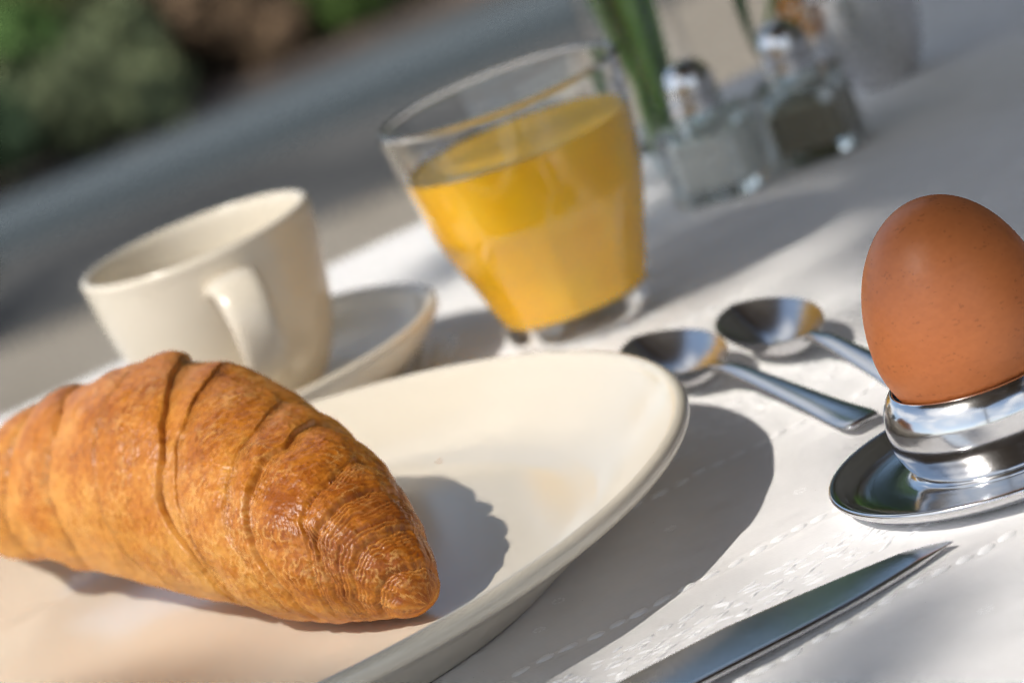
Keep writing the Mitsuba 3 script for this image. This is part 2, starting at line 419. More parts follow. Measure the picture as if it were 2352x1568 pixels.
# the drop round the edge: a rolled edge, then soft folds
ring = np.vstack([np.c_[np.linspace(S0, S1, 260), np.full(260, T1)], np.c_[np.full(200, S1), np.linspace(T1, T0, 200)],
                  np.c_[np.linspace(S1, S0, 260), np.full(260, T0)], np.c_[np.full(200, S0), np.linspace(T0, T1, 200)]])
outw = np.vstack([np.tile([0, 1.0], (260, 1)), np.tile([1.0, 0], (200, 1)), np.tile([0, -1.0], (260, 1)), np.tile([-1.0, 0], (200, 1))])
outw = gaussian_filter1d(outw, 3, axis=0, mode='wrap')
arc = np.arange(len(ring))
rows = []
for k in range(30):
    u = k / 29
    drop = 0.26 * u
    roll = min(1, k / 4)
    fold = (np.sin(arc * 0.115 + 1.2 * np.sin(arc * 0.031)) * 0.5 + 0.5) * 0.030 * max(0, u - 0.1)
    o = 0.006 * math.sin(roll * math.pi / 2) + fold
    q = ring + outw * o[:, None]
    z0 = cloth_z(ring[:, 0], ring[:, 1])
    rows.append(tw(q[:, 0], q[:, 1], z0 * (1 - u) - 0.006 * (1 - math.cos(roll * math.pi / 2)) - max(0, drop - 0.02)))
sv = np.array(rows).reshape(-1, 3)
part(cloth, 'top', trimesh.Trimesh(top_v, top_f, process=False), 'cloth_mat', True)
part(cloth, 'skirt', trimesh.Trimesh(sv, grid_faces(30, len(ring), True), process=False), 'cloth_mat', True)

# satin stitches: every dash of the rows is a padded oval of thread; the bands between are close embroidery
re_ = np.random.default_rng(5)


def pad(s, t, ls, lt, hgt, ang, nu=10, nv=5):
    """A padded oval of satin stitch lying on the cloth."""
    th = np.arange(nu) * 2 * np.pi / nu
    a = np.sin(np.linspace(0, np.pi / 2, nv))[::-1]
    lx = (a[:, None] * np.cos(th)) * ls
    ly = (a[:, None] * np.sin(th)) * lt
    z = np.sqrt(np.maximum(0, 1 - a ** 2))[:, None] * hgt + 0 * th
    c, s_ = math.cos(ang), math.sin(ang)
    S, Tt = s + lx * c - ly * s_, t + lx * s_ + ly * c
    base = float(cloth_z(np.array([s]), np.array([t]))[0])
    P = tw(S, Tt, 0)
    P[..., 2] = base + z - 0.00015
    return trimesh.Trimesh(P.reshape(-1, 3), grid_faces(nv, nu, True)[:, ::-1], process=False)


band_pads = []
near_rows = 0
for tr, kind in ROWS:
    if kind == 'dash':
        s = 0.14 + re_.uniform(0, .004)
        while s < 0.37:
            ls = re_.uniform(0.0023, 0.0031)
            m = pad(s, tr + re_.normal(0, 0.0004), ls, re_.uniform(0.0013, 0.0017), re_.uniform(0.0007, 0.0009), re_.normal(0.12, 0.10))
            if tr < 0.83:
                part(cloth, 'stitch', m, 'stitch_mat', True)
            else:
                band_pads.append(m)
            s += ls * 2 + re_.uniform(0.0004, 0.0013)
    else:
        for k in range(int(0.24 / 0.0048)):
            s0 = 0.14 + k * 0.0048 + re_.uniform(-.0012, .0012)
            for q in range(9):               # little sprays: a curved stalk of knots with ovals either side
                off = (q - 4) * 0.0024
                band_pads.append(pad(s0 + abs(off) * 0.5 * (1 if k % 2 else -1) + re_.normal(0, .0013), tr + off + re_.normal(0, .0009), re_.uniform(.0014, .0030), re_.uniform(.0004, .0007),
                                     re_.uniform(.0004, .0006), re_.uniform(-0.55, 0.55), 8, 4))
for s, t in [(0.226, 0.713), (0.262, 0.722), (0.29, 0.705), (0.30, 0.738), (0.247, 0.738), (0.33, 0.722), (0.272, 0.855), (0.31, 0.845), (0.245, 0.85), (0.215, 0.70), (0.23, 0.59), (0.27, 0.585)]:
    for q in range(7):                       # eyelets scattered between the rows: a ring of little stitches
        a = q * 2 * math.pi / 7
        band_pads.append(pad(s + .0014 * math.cos(a), t + .0014 * math.sin(a), .0007, .0004, .0003, a + 1.57, 8, 4))
part(cloth, 'embroidery', join(band_pads), 'stitch_mat', True, kind='stuff')

# ------------------------------------------------------------------ plate
PX, PY = -0.0936, 0.800
plate_prof = fine([(0.01, 3.4), (70, 3.4), (82, 3.0), (84.5, 0.4), (86, 0), (90, 0), (92, 0.9), (96, 3.4), (106, 9.0), (116, 14.6), (124, 18.2), (127.6, 19.8), (129.2, 21.4), (129.4, 23.0),
                       (128.6, 24.4), (127.2, 24.9), (125.8, 24.4), (124.6, 23.2), (121.5, 20.6), (114, 15.0), (107, 11.2), (100, 9.0), (92, 8.1), (78, 8.0), (0.01, 8.0)], 0.6)
solid('plate', lathe(plate_prof, 300, (PX, PY, 0)), 'glaze_mat', 60, 'round cream glazed plate with a rolled rim carrying the croissant', 'plate')

# ------------------------------------------------------------------ croissant
CS = np.array([0.0, 8.4, 20.9, 35.3, 61.4, 88.3, 112.6, 133.0, 154.4, 169.8, 200.6, 237.6, 257.9])
CP = np.array([[-40.0, 738.9, 12.9, 4.0], [-43.7, 745.1, 17.2, 9.3], [-49.8, 754.2, 23.2, 15.6], [-56.6, 765.9, 28.1, 20.4], [-67.6, 789.1, 33.2, 24.9], [-79.3, 812.8, 37.7, 28.1],
               [-92.7, 832.8, 41.0, 29.1], [-105.7, 848.6, 41.2, 26.8], [-119.6, 864.8, 41.5, 23.9], [-131.9, 874.1, 40.8, 20.1], [-147.4, 900.7, 38.6, 14.7], [-165.7, 932.7, 36.2, 10.6],
               [-175.7, 950.3, 35.2, 4.5]])
# seams of the rolled dough: (angle round the roll in degrees, millimetres from the tip), step height, which side lies on top (+1: the side away from the tip)
SEAMS = [([(140, 117), (116, 105.6), (102, 101.4), (82, 92.1), (70, 86.1), (58, 81.0), (48, 76.8), (38, 74.7), (27, 73.0), (12, 67.0), (-2, 59.4), (-14, 57), (-50, 54)], 1.8, 1),
         ([(124, 96.7), (96, 84.8), (80, 79.3), (68, 74.7), (58, 73.0), (48, 70.0), (36, 66.6), (26, 63.2), (19, 60.2), (-40, 50)], 1.0, 1),
         ([(122, 68.3), (103, 59.4), (89, 54.7), (78, 52.2), (66, 49.6), (56, 47.9), (44, 45.8), (31, 44.1), (21, 42.0), (10, 37.8), (0, 35.2), (-40, 30)], 0.8, 1),
         ([(125, 52.6), (104, 46.2), (89, 42.8), (76, 42.4), (64, 41.1), (52, 39.5), (40, 38.2), (26, 35.6), (12, 33.1), (4, 30.1), (-40, 24)], 1.0, 1),
         ([(122, 30.1), (104, 28.0), (87, 26.3), (74, 25.9), (63, 25.0), (51, 23.8), (42, 21.2), (32, 19.9), (-30, 15)], 1.0, 1),
         ([(119, 19.9), (100, 20.4), (81, 20.4), (64, 20.4), (52, 20.4), (40, 19.9), (28, 17.8), (16, 15.3), (-30, 10)], 0.7, 1),
         ([(129, 17.0), (96, 16.5), (76, 17.0), (60, 17.4), (45, 17.8), (30, 16.5), (16, 14.4), (-30, 9)], 0.4, 1),
         ([(120, 12.3), (94, 13.2), (74, 14.0), (56, 14.8), (42, 14.8), (26, 13.6), (-30, 8)], 0.5, 1),
         ([(139, 9.8), (94, 10.6), (74, 11.0), (56, 11.5), (38, 11.0), (19, 10.2), (-30, 7)], 0.8, 1),
         ([(136, 3.4), (92, 4.2), (62, 5.1), (42, 5.9), (22, 6.4), (0, 5.9), (-40, 5)], 0.7, 1),
         ([(130, 116), (86, 109.4), (68, 106.5), (54, 105.6), (32, 101.4), (17, 98.8), (-6, 94.2), (-40, 88)], 0.45, -1),
         ([(120, 146), (86, 140.0), (63, 130.2), (43, 127.3), (26, 128.1), (-3, 126.4), (-22, 128.1), (-50, 140)], 0.8, -1),
         ([(120, 157), (71, 154.0), (50, 155.3), (24, 158.7), (-6, 162.9), (-50, 164)], 0.5, -1),
         ([(120, 176), (60, 178.0), (0, 186), (-50, 190)], 0.6, -1)]


def croissant():
    L = CS[-1]
    S = np.r_[np.arange(0, 128, 0.22), np.arange(128, L - 2, 0.45)]
    ph = np.radians(np.r_[np.arange(-70, 150, 0.42), np.arange(150, 290, 1.6)])
    spl = CubicSpline(CS, CP)
    cen, tan = spl(S), spl(S, 1)[:, :3]
    tan /= np.linalg.norm(tan, axis=1, keepdims=True)
    N = np.cross([0, 0, 1.0], tan)
    N /= np.linalg.norm(N, axis=1, keepdims=True)
    B = np.cross(tan, N)
    R = np.maximum(cen[:, 3], 1.0)
    s, a = np.meshgrid(S, ph, indexing='ij')
    deg = np.degrees(a)
    deg = np.where(deg > 180, deg - 360, deg)
    back = np.minimum(1.0, np.maximum(0, np.abs(deg - 45) - 100) / 40)      # the side turned away needs no seams of its own
    low = np.clip((deg + 62) / 50, 0.1, 1)
    P3 = np.stack([s / 10, np.cos(a) * 3, np.sin(a) * 3], -1)
    arc = a * R[:, None]                                                   # millimetres round the roll
    wob = (meshkit.fbm(P3 * 1.3, 3, 21) - 0.5) * 2.4
    jag = (meshkit.fbm(P3 * [9, 3.2, 3.2] + 2, 3, 24) - 0.5) * 0.8
    h = np.zeros_like(s)
    dark = np.zeros_like(s)
    pale = np.zeros_like(s)
    curves = []
    for pts, amp, side in SEAMS:
        pts = np.array(sorted(pts), float)
        c = PchipInterpolator(pts[:, 0], pts[:, 1], extrapolate=False)(np.clip(deg, pts[0, 0], pts[-1, 0]))
        curves.append(c + 3.8 * np.clip(c / 9, 0, 1))
    # every turn of the roll swells between its seams
    main = [9, 8, 5, 4, 3, 2, 0, 11, 12, 13]
    lo_, hi_ = np.full_like(s, -6.0), np.full_like(s, L + 6.0)
    for k in main:
        c = curves[k] - wob * 0.6
        lo_ = np.where(s >= c, np.maximum(lo_, c), lo_)
        hi_ = np.where(s < c, np.minimum(hi_, c), hi_)
    t = np.clip((s - lo_) / np.maximum(hi_ - lo_, 1.0), 0, 1)
    swell = np.sin(np.pi * t ** 0.75) ** 0.8
    h += (swell - 0.62) * np.clip((hi_ - lo_) * 0.085, 0.3, 1.9) * (1 - back * 0.7)
    tipz = np.clip((40 - s) / 22, 0, 1)
    for k, (pts, amp, side) in enumerate(SEAMS):
        e = (s + wob * 0.6 + jag - curves[k]) * side                       # e > 0: the overlapping sheet
        along = meshkit.fbm(P3 * [0.5, 1.7, 1.7] + k * 3.1, 3, 33)
        cut = np.clip(along * 2.6 - 0.7, 0.15, 1.0)
        fade = (1 - back) * low * (0.5 + 0.5 * meshkit.noise(P3 * 0.9 + k * 7, 30))
        rise = 1 / (1 + np.exp(-np.clip(e / 0.20, -40, 40)))
        reach = 4.5 + 2.5 * amp
        h += fade * amp * 0.80 * (rise * np.exp(-np.maximum(e, 0) / reach) - (1 - rise) * 0.5 * np.exp(np.minimum(e, 0) / reach))
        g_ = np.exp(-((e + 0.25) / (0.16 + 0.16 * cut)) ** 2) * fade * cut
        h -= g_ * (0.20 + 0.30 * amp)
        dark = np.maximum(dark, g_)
        # the cut edge under the overlapping sheet shows the thin layers of the dough as fine parallel lines
        wdt = (1.6 + 2.4 * amp) * (0.5 + along)
        zone = 1.25 * np.clip(-e / 0.4, 0, 1) * np.exp(-(np.maximum(-e, 0) / wdt) ** 2) * fade + 0.45 * np.clip(e / 0.6, 0, 1) * np.exp(-(np.maximum(e, 0) / (1.0 + amp)) ** 2) * fade
        zone *= np.clip(meshkit.fbm(P3 * [1.1, 1.0, 1.0] + k * 2.3, 2, 37) * 3.2 - 0.55, 0, 1)
        per = 0.78 + 0.22 * meshkit.noise(P3 * 0.8 + k, 38)
        line = np.sin(2 * np.pi * (e / per + 0.55 * meshkit.fbm(P3 * [1.4, 0.9, 0.9] + k, 2, 39)))
        h += zone * line * 0.19
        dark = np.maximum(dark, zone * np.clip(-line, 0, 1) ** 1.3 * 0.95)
        pale = np.maximum(pale, zone * np.clip(line, 0, 1) * 0.45)
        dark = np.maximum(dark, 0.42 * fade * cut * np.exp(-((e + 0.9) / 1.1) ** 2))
    # faint layers over the whole of the tapering end, following the turns
    line = np.sin(2 * np.pi * (t * np.maximum(hi_ - lo_, 1) / (0.75 + 0.7 * meshkit.noise(P3 * [.5, .4, .4], 40)) + 1.3 * meshkit.fbm(P3 * [1.2, 1.2, 1.2], 3, 41)))
    zone = tipz * np.clip(meshkit.fbm(P3 * [0.9, 1.1, 1.1] + 7, 3, 43) * 4 - 1.7, 0, 1) * (1 - back) * low
    h += zone * line * 0.09
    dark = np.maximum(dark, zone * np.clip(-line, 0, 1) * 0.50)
    # the peak where the outer sheet ends on the crest, with its scorched lip
    pk = np.exp(-((deg - 112) / 13) ** 2) * np.exp(-((s - 111.8) / 4.6) ** 2)
    h += pk * 2.3
    lip = np.exp(-((deg - 114) / 9) ** 2) * np.exp(-((s - 106.8) / 1.4) ** 2)
    pk2 = np.exp(-((deg - 118) / 10) ** 2) * np.exp(-((s - 95.8) / 2.6) ** 2)
    h += pk2 * 1.0
    # swelling, blisters, flakes
    h += (meshkit.fbm(P3 * 0.8 + 4, 3, 51) - 0.5) * 2.0 + (meshkit.fbm(P3 * [2.4, 1.6, 1.6] + 1, 3, 52) - 0.5) * 0.55
    along_ = np.stack([s * 0.45 + wob * 0.4, arc * 0.75, 0 * s], -1)
    grain = meshkit.fbm(along_ * 1.1, 3, 53)
    flake = np.abs(meshkit.fbm(np.stack([s * 0.8 + wob, arc * 0.42, 0 * s + 5], -1), 3, 54) - 0.5) * 2
    pits = meshkit.fbm(np.stack([s * 2.0, arc * 1.6, 0 * s], -1), 2, 55)
    calm = 1 - 0.55 * tipz
    h += ((grain - 0.5) * 0.30 + (0.5 - flake) * 0.24) * calm + (pits - 0.5) * 0.18
    # the pinched hollow beside the tip
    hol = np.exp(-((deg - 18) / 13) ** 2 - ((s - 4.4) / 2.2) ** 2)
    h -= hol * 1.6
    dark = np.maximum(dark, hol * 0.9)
    env = np.clip(S / 6, 0.0, 1)[:, None]
    r = (R[:, None] + h * env) * np.sqrt(np.clip(S / 4.5, 0.004, 1) * (2 - np.clip(S / 4.5, 0, 1)))[:, None]
    flat = np.clip((-np.sin(a) - 0.72) / 0.28, 0, 1)
    r = r * (1 - 0.06 * flat)
    P = cen[:, None, :3] + r[..., None] * (np.cos(a)[..., None] * N[:, None] + np.sin(a)[..., None] * B[:, None])
    # colours of the crust: browned on the crest and ridges, blond low on the flanks and in the seams' cut edges, blotched
    up = np.clip(np.sin(a) * 0.8 + 0.25, 0, 1)
    blotch = meshkit.fbm(P3 * 1.2 + 9, 4, 61)
    speck = meshkit.fbm(np.stack([s * 1.1, arc * 0.8, 0 * s + 2], -1), 3, 62)
    tone = np.clip(0.05 + 0.50 * up + 0.28 * (swell - 0.5) + (blotch - 0.5) * 1.05 + (speck - 0.5) * 0.75 + np.clip((50 - s) / 80, 0, .35), 0, 1)[..., None]
    blond, gold, brown = np.array([0.62, 0.275, 0.050]), np.array([0.48, 0.158, 0.014]), np.array([0.28, 0.070, 0.004])
    col = np.where(tone < 0.5, blond + (gold - blond) * tone * 2, gold + (brown - gold) * (tone * 2 - 1))
    pf = np.clip((0.16 - flake) / 0.16, 0, 1) * np.clip((meshkit.noise(P3 * 1.2, 63) - 0.35) * 3, 0, 1)
    light = np.clip(pale * 0.6 + pf * 0.52, 0, 0.8)[..., None]
    col = col * (1 - light) + np.array([0.78, 0.46, 0.15]) * light
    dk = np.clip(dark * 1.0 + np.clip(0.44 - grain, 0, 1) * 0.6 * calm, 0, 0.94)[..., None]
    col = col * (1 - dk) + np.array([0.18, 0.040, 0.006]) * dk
    bl = np.clip(lip * (0.4 + meshkit.noise(P3 * 5, 71)), 0, 1)[..., None]
    col = col * (1 - bl) + np.array([0.05, 0.02, 0.01]) * bl
    n, m = s.shape
    V = np.vstack([P.reshape(-1, 3), cen[0, :3] + (cen[0, :3] - cen[1, :3]) * 0.3, cen[-1, :3]]) * 1e-3
    F = grid_faces(n, m, True)
    j = np.arange(m)
    F = np.vstack([F, np.stack([j * 0 + n * m, j, (j + 1) % m], 1), np.stack([j * 0 + n * m + 1, (n - 1) * m + (j + 1) % m, (n - 1) * m + j], 1)])
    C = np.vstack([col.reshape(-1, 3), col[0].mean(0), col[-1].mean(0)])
    # outward normals
    mesh = trimesh.Trimesh(V, F, process=False)
    if mesh.volume < 0:
        mesh.invert()
    return mesh, C


cm, cc = croissant()
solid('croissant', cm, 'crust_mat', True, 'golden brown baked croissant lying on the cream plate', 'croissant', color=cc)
rc = np.random.default_rng(3)
for x, y, lab in [(-0.0560, 0.700, 'tiny orange flake of crust on the plate below the croissant, the nearer the rim'), (-0.0690, 0.694, 'tiny flake of crust at the bottom of the photo, the farther from the rim'),
                  (-0.030, 0.872, 'tiny pale crumb on the far side of the plate right of the croissant')]:
    m = trimesh.creation.icosphere(2, 0.00045)
    m.vertices *= 1 + 0.35 * rc.normal(size=(len(m.vertices), 1)) * 0.6
    m.apply_scale([1.6, 0.9, 0.7])
    m.apply_translation([x, y, 0.0084])
    solid('crumb', m, 'crumb_mat', True, lab, 'crumb', 'crumbs on the plate')

# ------------------------------------------------------------------ cup and saucer
UX, UY = -0.0800, 1.0120
sauc = fine([(0.01, 3.5), (26, 3.5), (28, 0.3), (29, 0), (32, 0), (34, 1.2), (45, 5.4), (54, 10.4), (59.4, 15.2), (62.2, 18.4), (63.4, 20.6), (63.1, 22.0), (61.7, 22.6), (60.0, 21.6), (56.0, 16.6), (50, 11.8), (43, 9.2), (35, 7.7), (24, 7.4), (22, 6.8), (0.01, 6.8)], 0.6)
solid('saucer', lathe(sauc, 220, (UX, UY, 0)), 'cup_mat', 60, 'cream saucer under the coffee cup, its right edge in the cup shadow', 'saucer')
ZB = 7.2
cup = thing('coffee_cup', 'empty cream coffee cup with its handle turned to the camera', 'cup')
cupp = fine([(0.01, ZB + 2.0), (15.5, ZB + 1.8), (16.6, ZB), (18.4, ZB), (19.4, ZB + 1.4), (23.0, ZB + 5), (27.6, ZB + 12), (31.0, ZB + 20), (33.8, ZB + 31), (36.0, ZB + 43), (37.2, ZB + 54), (37.6, ZB + 57.4),
                       (36.8, ZB + 58.8), (35.6, ZB + 58.8), (34.8, ZB + 57.6), (34.0, ZB + 52), (32.6, ZB + 42), (30.5, ZB + 31), (27.6, ZB + 20), (23.2, ZB + 11.5), (16, ZB + 6.0), (8, ZB + 4.8), (0.01, ZB + 4.6)], 0.5)
part(cup, 'bowl', lathe(cupp, 220, (UX, UY, 0)), 'cup_mat', 60)


def strap(path, wid, thick, n=90, m=28):
    """A rounded strap swept along a path in the r-z plane."""
    p = np.asarray(path, float)
    t0 = np.r_[0, np.cumsum(np.linalg.norm(np.diff(p, axis=0), axis=1))]
    t = np.linspace(0, t0[-1], n)
    q = CubicSpline(t0, p)(t)
    d = CubicSpline(t0, p)(t, 1)
    d /= np.linalg.norm(d, axis=1, keepdims=True)
    nn = np.c_[-d[:, 1], d[:, 0]]
    w = np.interp(t, np.linspace(0, t0[-1], len(wid)), wid)
    th = np.interp(t, np.linspace(0, t0[-1], len(thick)), thick)
    w, th = gaussian_filter1d(w, 5), gaussian_filter1d(th, 5)
    a = np.arange(m) * 2 * np.pi / m
    cx, cy = np.sign(np.cos(a)) * np.abs(np.cos(a)) ** 0.8, np.sign(np.sin(a)) * np.abs(np.sin(a)) ** 0.9
    r = q[:, 0][:, None] + nn[:, 0][:, None] * cy * th[:, None] / 2
    z = q[:, 1][:, None] + nn[:, 1][:, None] * cy * th[:, None] / 2
    y = cx * w[:, None] / 2
    V = np.stack([r, y, z], -1).reshape(-1, 3) * 1e-3
    mesh = trimesh.Trimesh(V, grid_faces(n, m, True), process=False)
    mesh.fix_normals()
    return mesh


hd = strap([(34.4, ZB + 46), (43, ZB + 49.5), (50, ZB + 48), (55, ZB + 41), (55, ZB + 31), (50, ZB + 22.5), (42, ZB + 18), (28.5, ZB + 15.5)], [18, 15.5, 14.5, 14, 14, 14, 15], [7.0, 6.2, 6.0, 6.0, 6.0, 6.0, 7.0])
hd.apply_transform(trimesh.transformations.rotation_matrix(math.radians(-78), [0, 0, 1]))
hd.apply_translation([UX, UY, 0])
part(cup, 'handle', hd, 'cup_mat', True)

# ------------------------------------------------------------------ glass of orange juice
JX, JY = 0.0230, 0.9940
gl = thing('juice_glass', 'faceted glass tumbler of orange juice standing behind the plate', 'glass')
H_, R_ = [0, 3, 7.7, 20.7, 33, 37.5, 42, 54, 66, 78], [22.5, 23.6, 24.2, 27.4, 31.6, 33.0, 34.0, 35.9, 37.5, 38.9]
gprof = PchipInterpolator(H_, R_)
NF = 9


def facets(depth=1.0):
    def f(th, z):
        w = np.clip((z * 1000 - 3) / 5, 0, 1) * np.clip((41 - z * 1000) / 5, 0, 1) * depth
        k = np.mod(th + 0.25, 2 * np.pi / NF) - np.pi / NF
        poly = math.cos(math.pi / NF) / np.cos(k)
        return 1 + w * (poly - 1) * 0.85
    return f


zz = np.linspace(9.0, 62.0, 130)
wall = lathe(np.c_[gprof(zz), zz], 234, (JX, JY, 0), radial=facets(0.6))
part(gl, 'wall', wall, 'sheet_glass_mat', True)
zu = np.linspace(62.0, 76.4, 30)
rimp = np.vstack([np.c_[gprof(zu), zu], [(38.6, 77.3), (38.0, 77.9), (37.2, 78.0), (36.6, 77.6), (36.3, 76.8)], np.c_[gprof(zu) - 2.3, zu][::-1], [(gprof(62.0), 62.0)]])
part(gl, 'rim', lathe(rimp, 234, (JX, JY, 0)), 'glass_mat', 45)
zb = np.linspace(1.2, 8.6, 14)
basep = np.vstack([[(0.01, 1.4), (18, 1.4), (19.2, 0.2), (21.2, 0.0)], np.c_[gprof(zb) - 0.1, zb], [(23.5, 9.0), (22.3, 9.0), (21.1, 8.6), (0.01, 7.4)]])
part(gl, 'base', lathe(basep, 234, (JX, JY, 0), radial=facets()), 'glass_mat', 40)
zj = np.linspace(8.9, 61.0, 110)
inner = gprof(zj) - 0.7
jp = np.vstack([[(0.01, 8.0), (12, 8.1), (18.2, 8.4), (21.6, 8.8)], np.c_[inner * np.clip(0.965 + 0.035 * (zj - 8.9) / 4, 0, 1), zj], [(gprof(61.5) - 0.9, 61.4), (35.2, 61.1), (34.4, 60.9), (20, 60.8), (0.01, 60.8)]])
part(gl, 'juice', lathe(jp, 234, (JX, JY, 0), radial=facets(0.45)), 'juice_mat', 40)

# ------------------------------------------------------------------ cutlery


def place(m, x, y, ang, z=0.0):
    m.apply_transform(trimesh.transformations.rotation_matrix(ang, [0, 0, 1]))
    m.apply_translation([x, y, z])
    return m


def shell(X, Wd, Z, dish, thick, m=41, edge=0.8):
    """A spoon, fork or knife body: stations X with half width, centre height, dish depth and thickness; rounded edges."""
    u = np.linspace(-1, 1, m)
    us = np.sin(u * np.pi / 2)
    yy = Wd[:, None] * us
    top = Z[:, None] + dish[:, None] * (us ** 2 - 0.0) + thick[:, None] / 2 * np.sqrt(np.maximum(0, 1 - np.abs(us) ** 6))
    bot = Z[:, None] + dish[:, None] * (us ** 2 - 0.0) - thick[:, None] / 2 * np.sqrt(np.maximum(0, 1 - np.abs(us) ** 6))
    xx = X[:, None] + 0 * us
    loop = np.concatenate([np.stack([xx, yy, top], -1), np.stack([xx, yy, bot], -1)[:, ::-1][:, 1:-1]], 1)
    n, k = loop.shape[:2]
    V = np.vstack([loop.reshape(-1, 3), loop[0].mean(0), loop[-1].mean(0)])
    F = grid_faces(n, k, True)
    j = np.arange(k)
    F = np.vstack([F, np.stack([j * 0 + n * k, j, (j + 1) % k], 1), np.stack([j * 0 + n * k + 1, (n - 1) * k + (j + 1) % k, (n - 1) * k + j], 1)])
    M = trimesh.Trimesh(V * 1e-3, F, process=False)
    M.fix_normals()
    return M


def spoon_parts(length=155.0, bowl=52.0, hw=13.0):
    """Bowl tip at x = 0, handle end at x = -length (mm)."""
    tb_ = np.linspace(0, 1, 90)
    xb = -bowl * tb_
    egg_ = np.sin(np.pi * np.clip(tb_, 0, 1) ** 0.86) ** 0.62
    neck = np.clip((tb_ - 0.80) / 0.20, 0, 1)
    wd = np.maximum(hw * egg_, 2.8 * neck + 0.05)
    depth = 8.2 * np.sin(np.pi * np.clip(tb_ * 0.98, 0, 1)) ** 0.8
    zrim = 12.0 - 3.6 * tb_ + 1.6 * np.clip((tb_ - 0.7) / 0.3, 0, 1) ** 2
    bowl_m = shell(xb, wd, zrim - depth + 0.0, depth, np.full(90, 1.1))
    th = np.linspace(0, 1, 80)
    xh = -bowl + 1.5 - (length - bowl + 1.5) * th
    wh = np.interp(th, [0, 0.06, 0.3, 0.7, 0.93, 0.975, 1.0], [2.6, 2.4, 2.9, 4.2, 5.4, 5.1, 3.8])
    zh = np.interp(th, [0, 0.07, 0.18, 0.5, 0.85, 1.0], [9.0, 9.8, 9.4, 6.4, 3.0, 2.2])
    zh = gaussian_filter1d(zh, 4, mode='nearest')
    hand = shell(xh, wh, zh, np.interp(th, [0, 0.2, 1], [-0.7, -0.7, -0.5]), np.interp(th, [0, .2, 1], [1.9, 1.7, 1.4]))
    return bowl_m, hand


for (tx, ty), (ex, ey), lab, ln in [((0.0322, 0.9070), (0.0745, 0.7830), 'steel teaspoon with its bowl just behind the plate rim, nearer the juice glass', 129.0),
                                    ((0.0608, 0.9010), (0.0915, 0.7935), 'second steel teaspoon lying behind the boiled egg, its handle hidden by the egg', 110.7)]:
    t = thing('teaspoon', lab, 'spoon', 'teaspoons between the glass and the egg')
    ang = math.atan2(ty - ey, tx - ex)
    b, h = spoon_parts(ln)
    part(t, 'bowl', place(b, tx, ty, ang), 'steel_mat', True)
    part(t, 'handle', place(h, tx, ty, ang), 'steel_mat', True)

kn = thing('table_knife', 'polished steel table knife lying on the cloth in front of the egg cup', 'knife')
x = np.linspace(0, 118, 150)
lo = -14.0 + 6.6 * np.clip(1 - x / 45, 0, 1) ** 2.2                            # the back, slightly bowed to the tip
hi = -7.0 + 16.4 * np.clip(x / 50, 0, 1) ** 0.55
hi = np.minimum(hi, 9.4 - 1.6 * np.clip((x - 70) / 48, 0, 1))
u = 0.5 - 0.5 * np.cos(np.linspace(0, np.pi, 41))
Y = lo[:, None] + (hi - lo)[:, None] * u
half = (0.85 * np.clip(x / 10, 0.15, 1))[:, None] * np.minimum(1, np.minimum((u + 0.004) / 0.05, (1.004 - u) / 0.10)) ** 0.5 * (1 + 0.25 * np.sin(u * np.pi))
lift = 1.35 + 1.0 * np.clip(x / 118, 0, 1)[:, None] + 0 * u
loop = np.concatenate([np.stack([-x[:, None] + 0 * u, Y, lift + half], -1), np.stack([-x[:, None] + 0 * u, Y, lift - half], -1)[:, ::-1]], 1)
n_, k_ = loop.shape[:2]
V = np.vstack([loop.reshape(-1, 3), loop[0].mean(0), loop[-1].mean(0)]) * 1e-3
j = np.arange(k_)
F = np.vstack([grid_faces(n_, k_, True), np.stack([j * 0 + n_ * k_, j, (j + 1) % k_], 1), np.stack([j * 0 + n_ * k_ + 1, (n_ - 1) * k_ + (j + 1) % k_, (n_ - 1) * k_ + j], 1)])
blade = trimesh.Trimesh(V, F, process=False)
blade.fix_normals()
KX, KY, KA = 0.0706, 0.6870, math.radians(18.6)
part(kn, 'blade', place(blade, KX, KY, KA), 'steel_mat', 40)
th = np.linspace(0, 1, 60)
kh = shell(-116 - 96 * th, np.interp(th, [0, .08, .3, .9, 1], [8.6, 7.0, 7.4, 9.2, 6.0]), 2.9 + 0 * th, -1.2 + 0 * th, np.interp(th, [0, .3, 1], [3.6, 4.6, 3.0]))
part(kn, 'handle', place(kh, KX, KY, KA), 'steel_mat', True)

fk = thing('cake_fork', 'steel fork with its tines in the shadow of the saucer, handle under the plate rim', 'fork')
FX, FY, FA = -0.0240, 1.0190, math.radians(77)
xt = np.linspace(0, 1, 40)
for k in range(4):
    yo = (k - 1.5) * 5.4
    m = shell(-34 * xt, np.interp(xt, [0, .15, 1], [0.5, 1.3, 1.5]), 5.2 - 3.2 * np.sin(xt * math.pi / 2) + 1.2, -0.1 + 0 * xt, np.interp(xt, [0, .2, 1], [0.6, 1.2, 1.5]), 21)
    m.apply_translation([0, yo * 1e-3, 0])
    part(fk, 'tine', place(m, FX, FY, FA), 'satin_mat', True)
th = np.linspace(0, 1, 60)
fb = shell(-33 - 108 * th, np.interp(th, [0, .08, .2, .3, .9, 1], [9.6, 9.9, 5.0, 2.8, 4.6, 3.4]), np.interp(th, [0, .15, .35, 1], [3.3, 3.6, 3.4, 1.6]), 0.2 + 0 * th, np.interp(th, [0, 1], [1.5, 1.8]))
part(fk, 'handle', place(fb, FX, FY, FA), 'satin_mat', True)

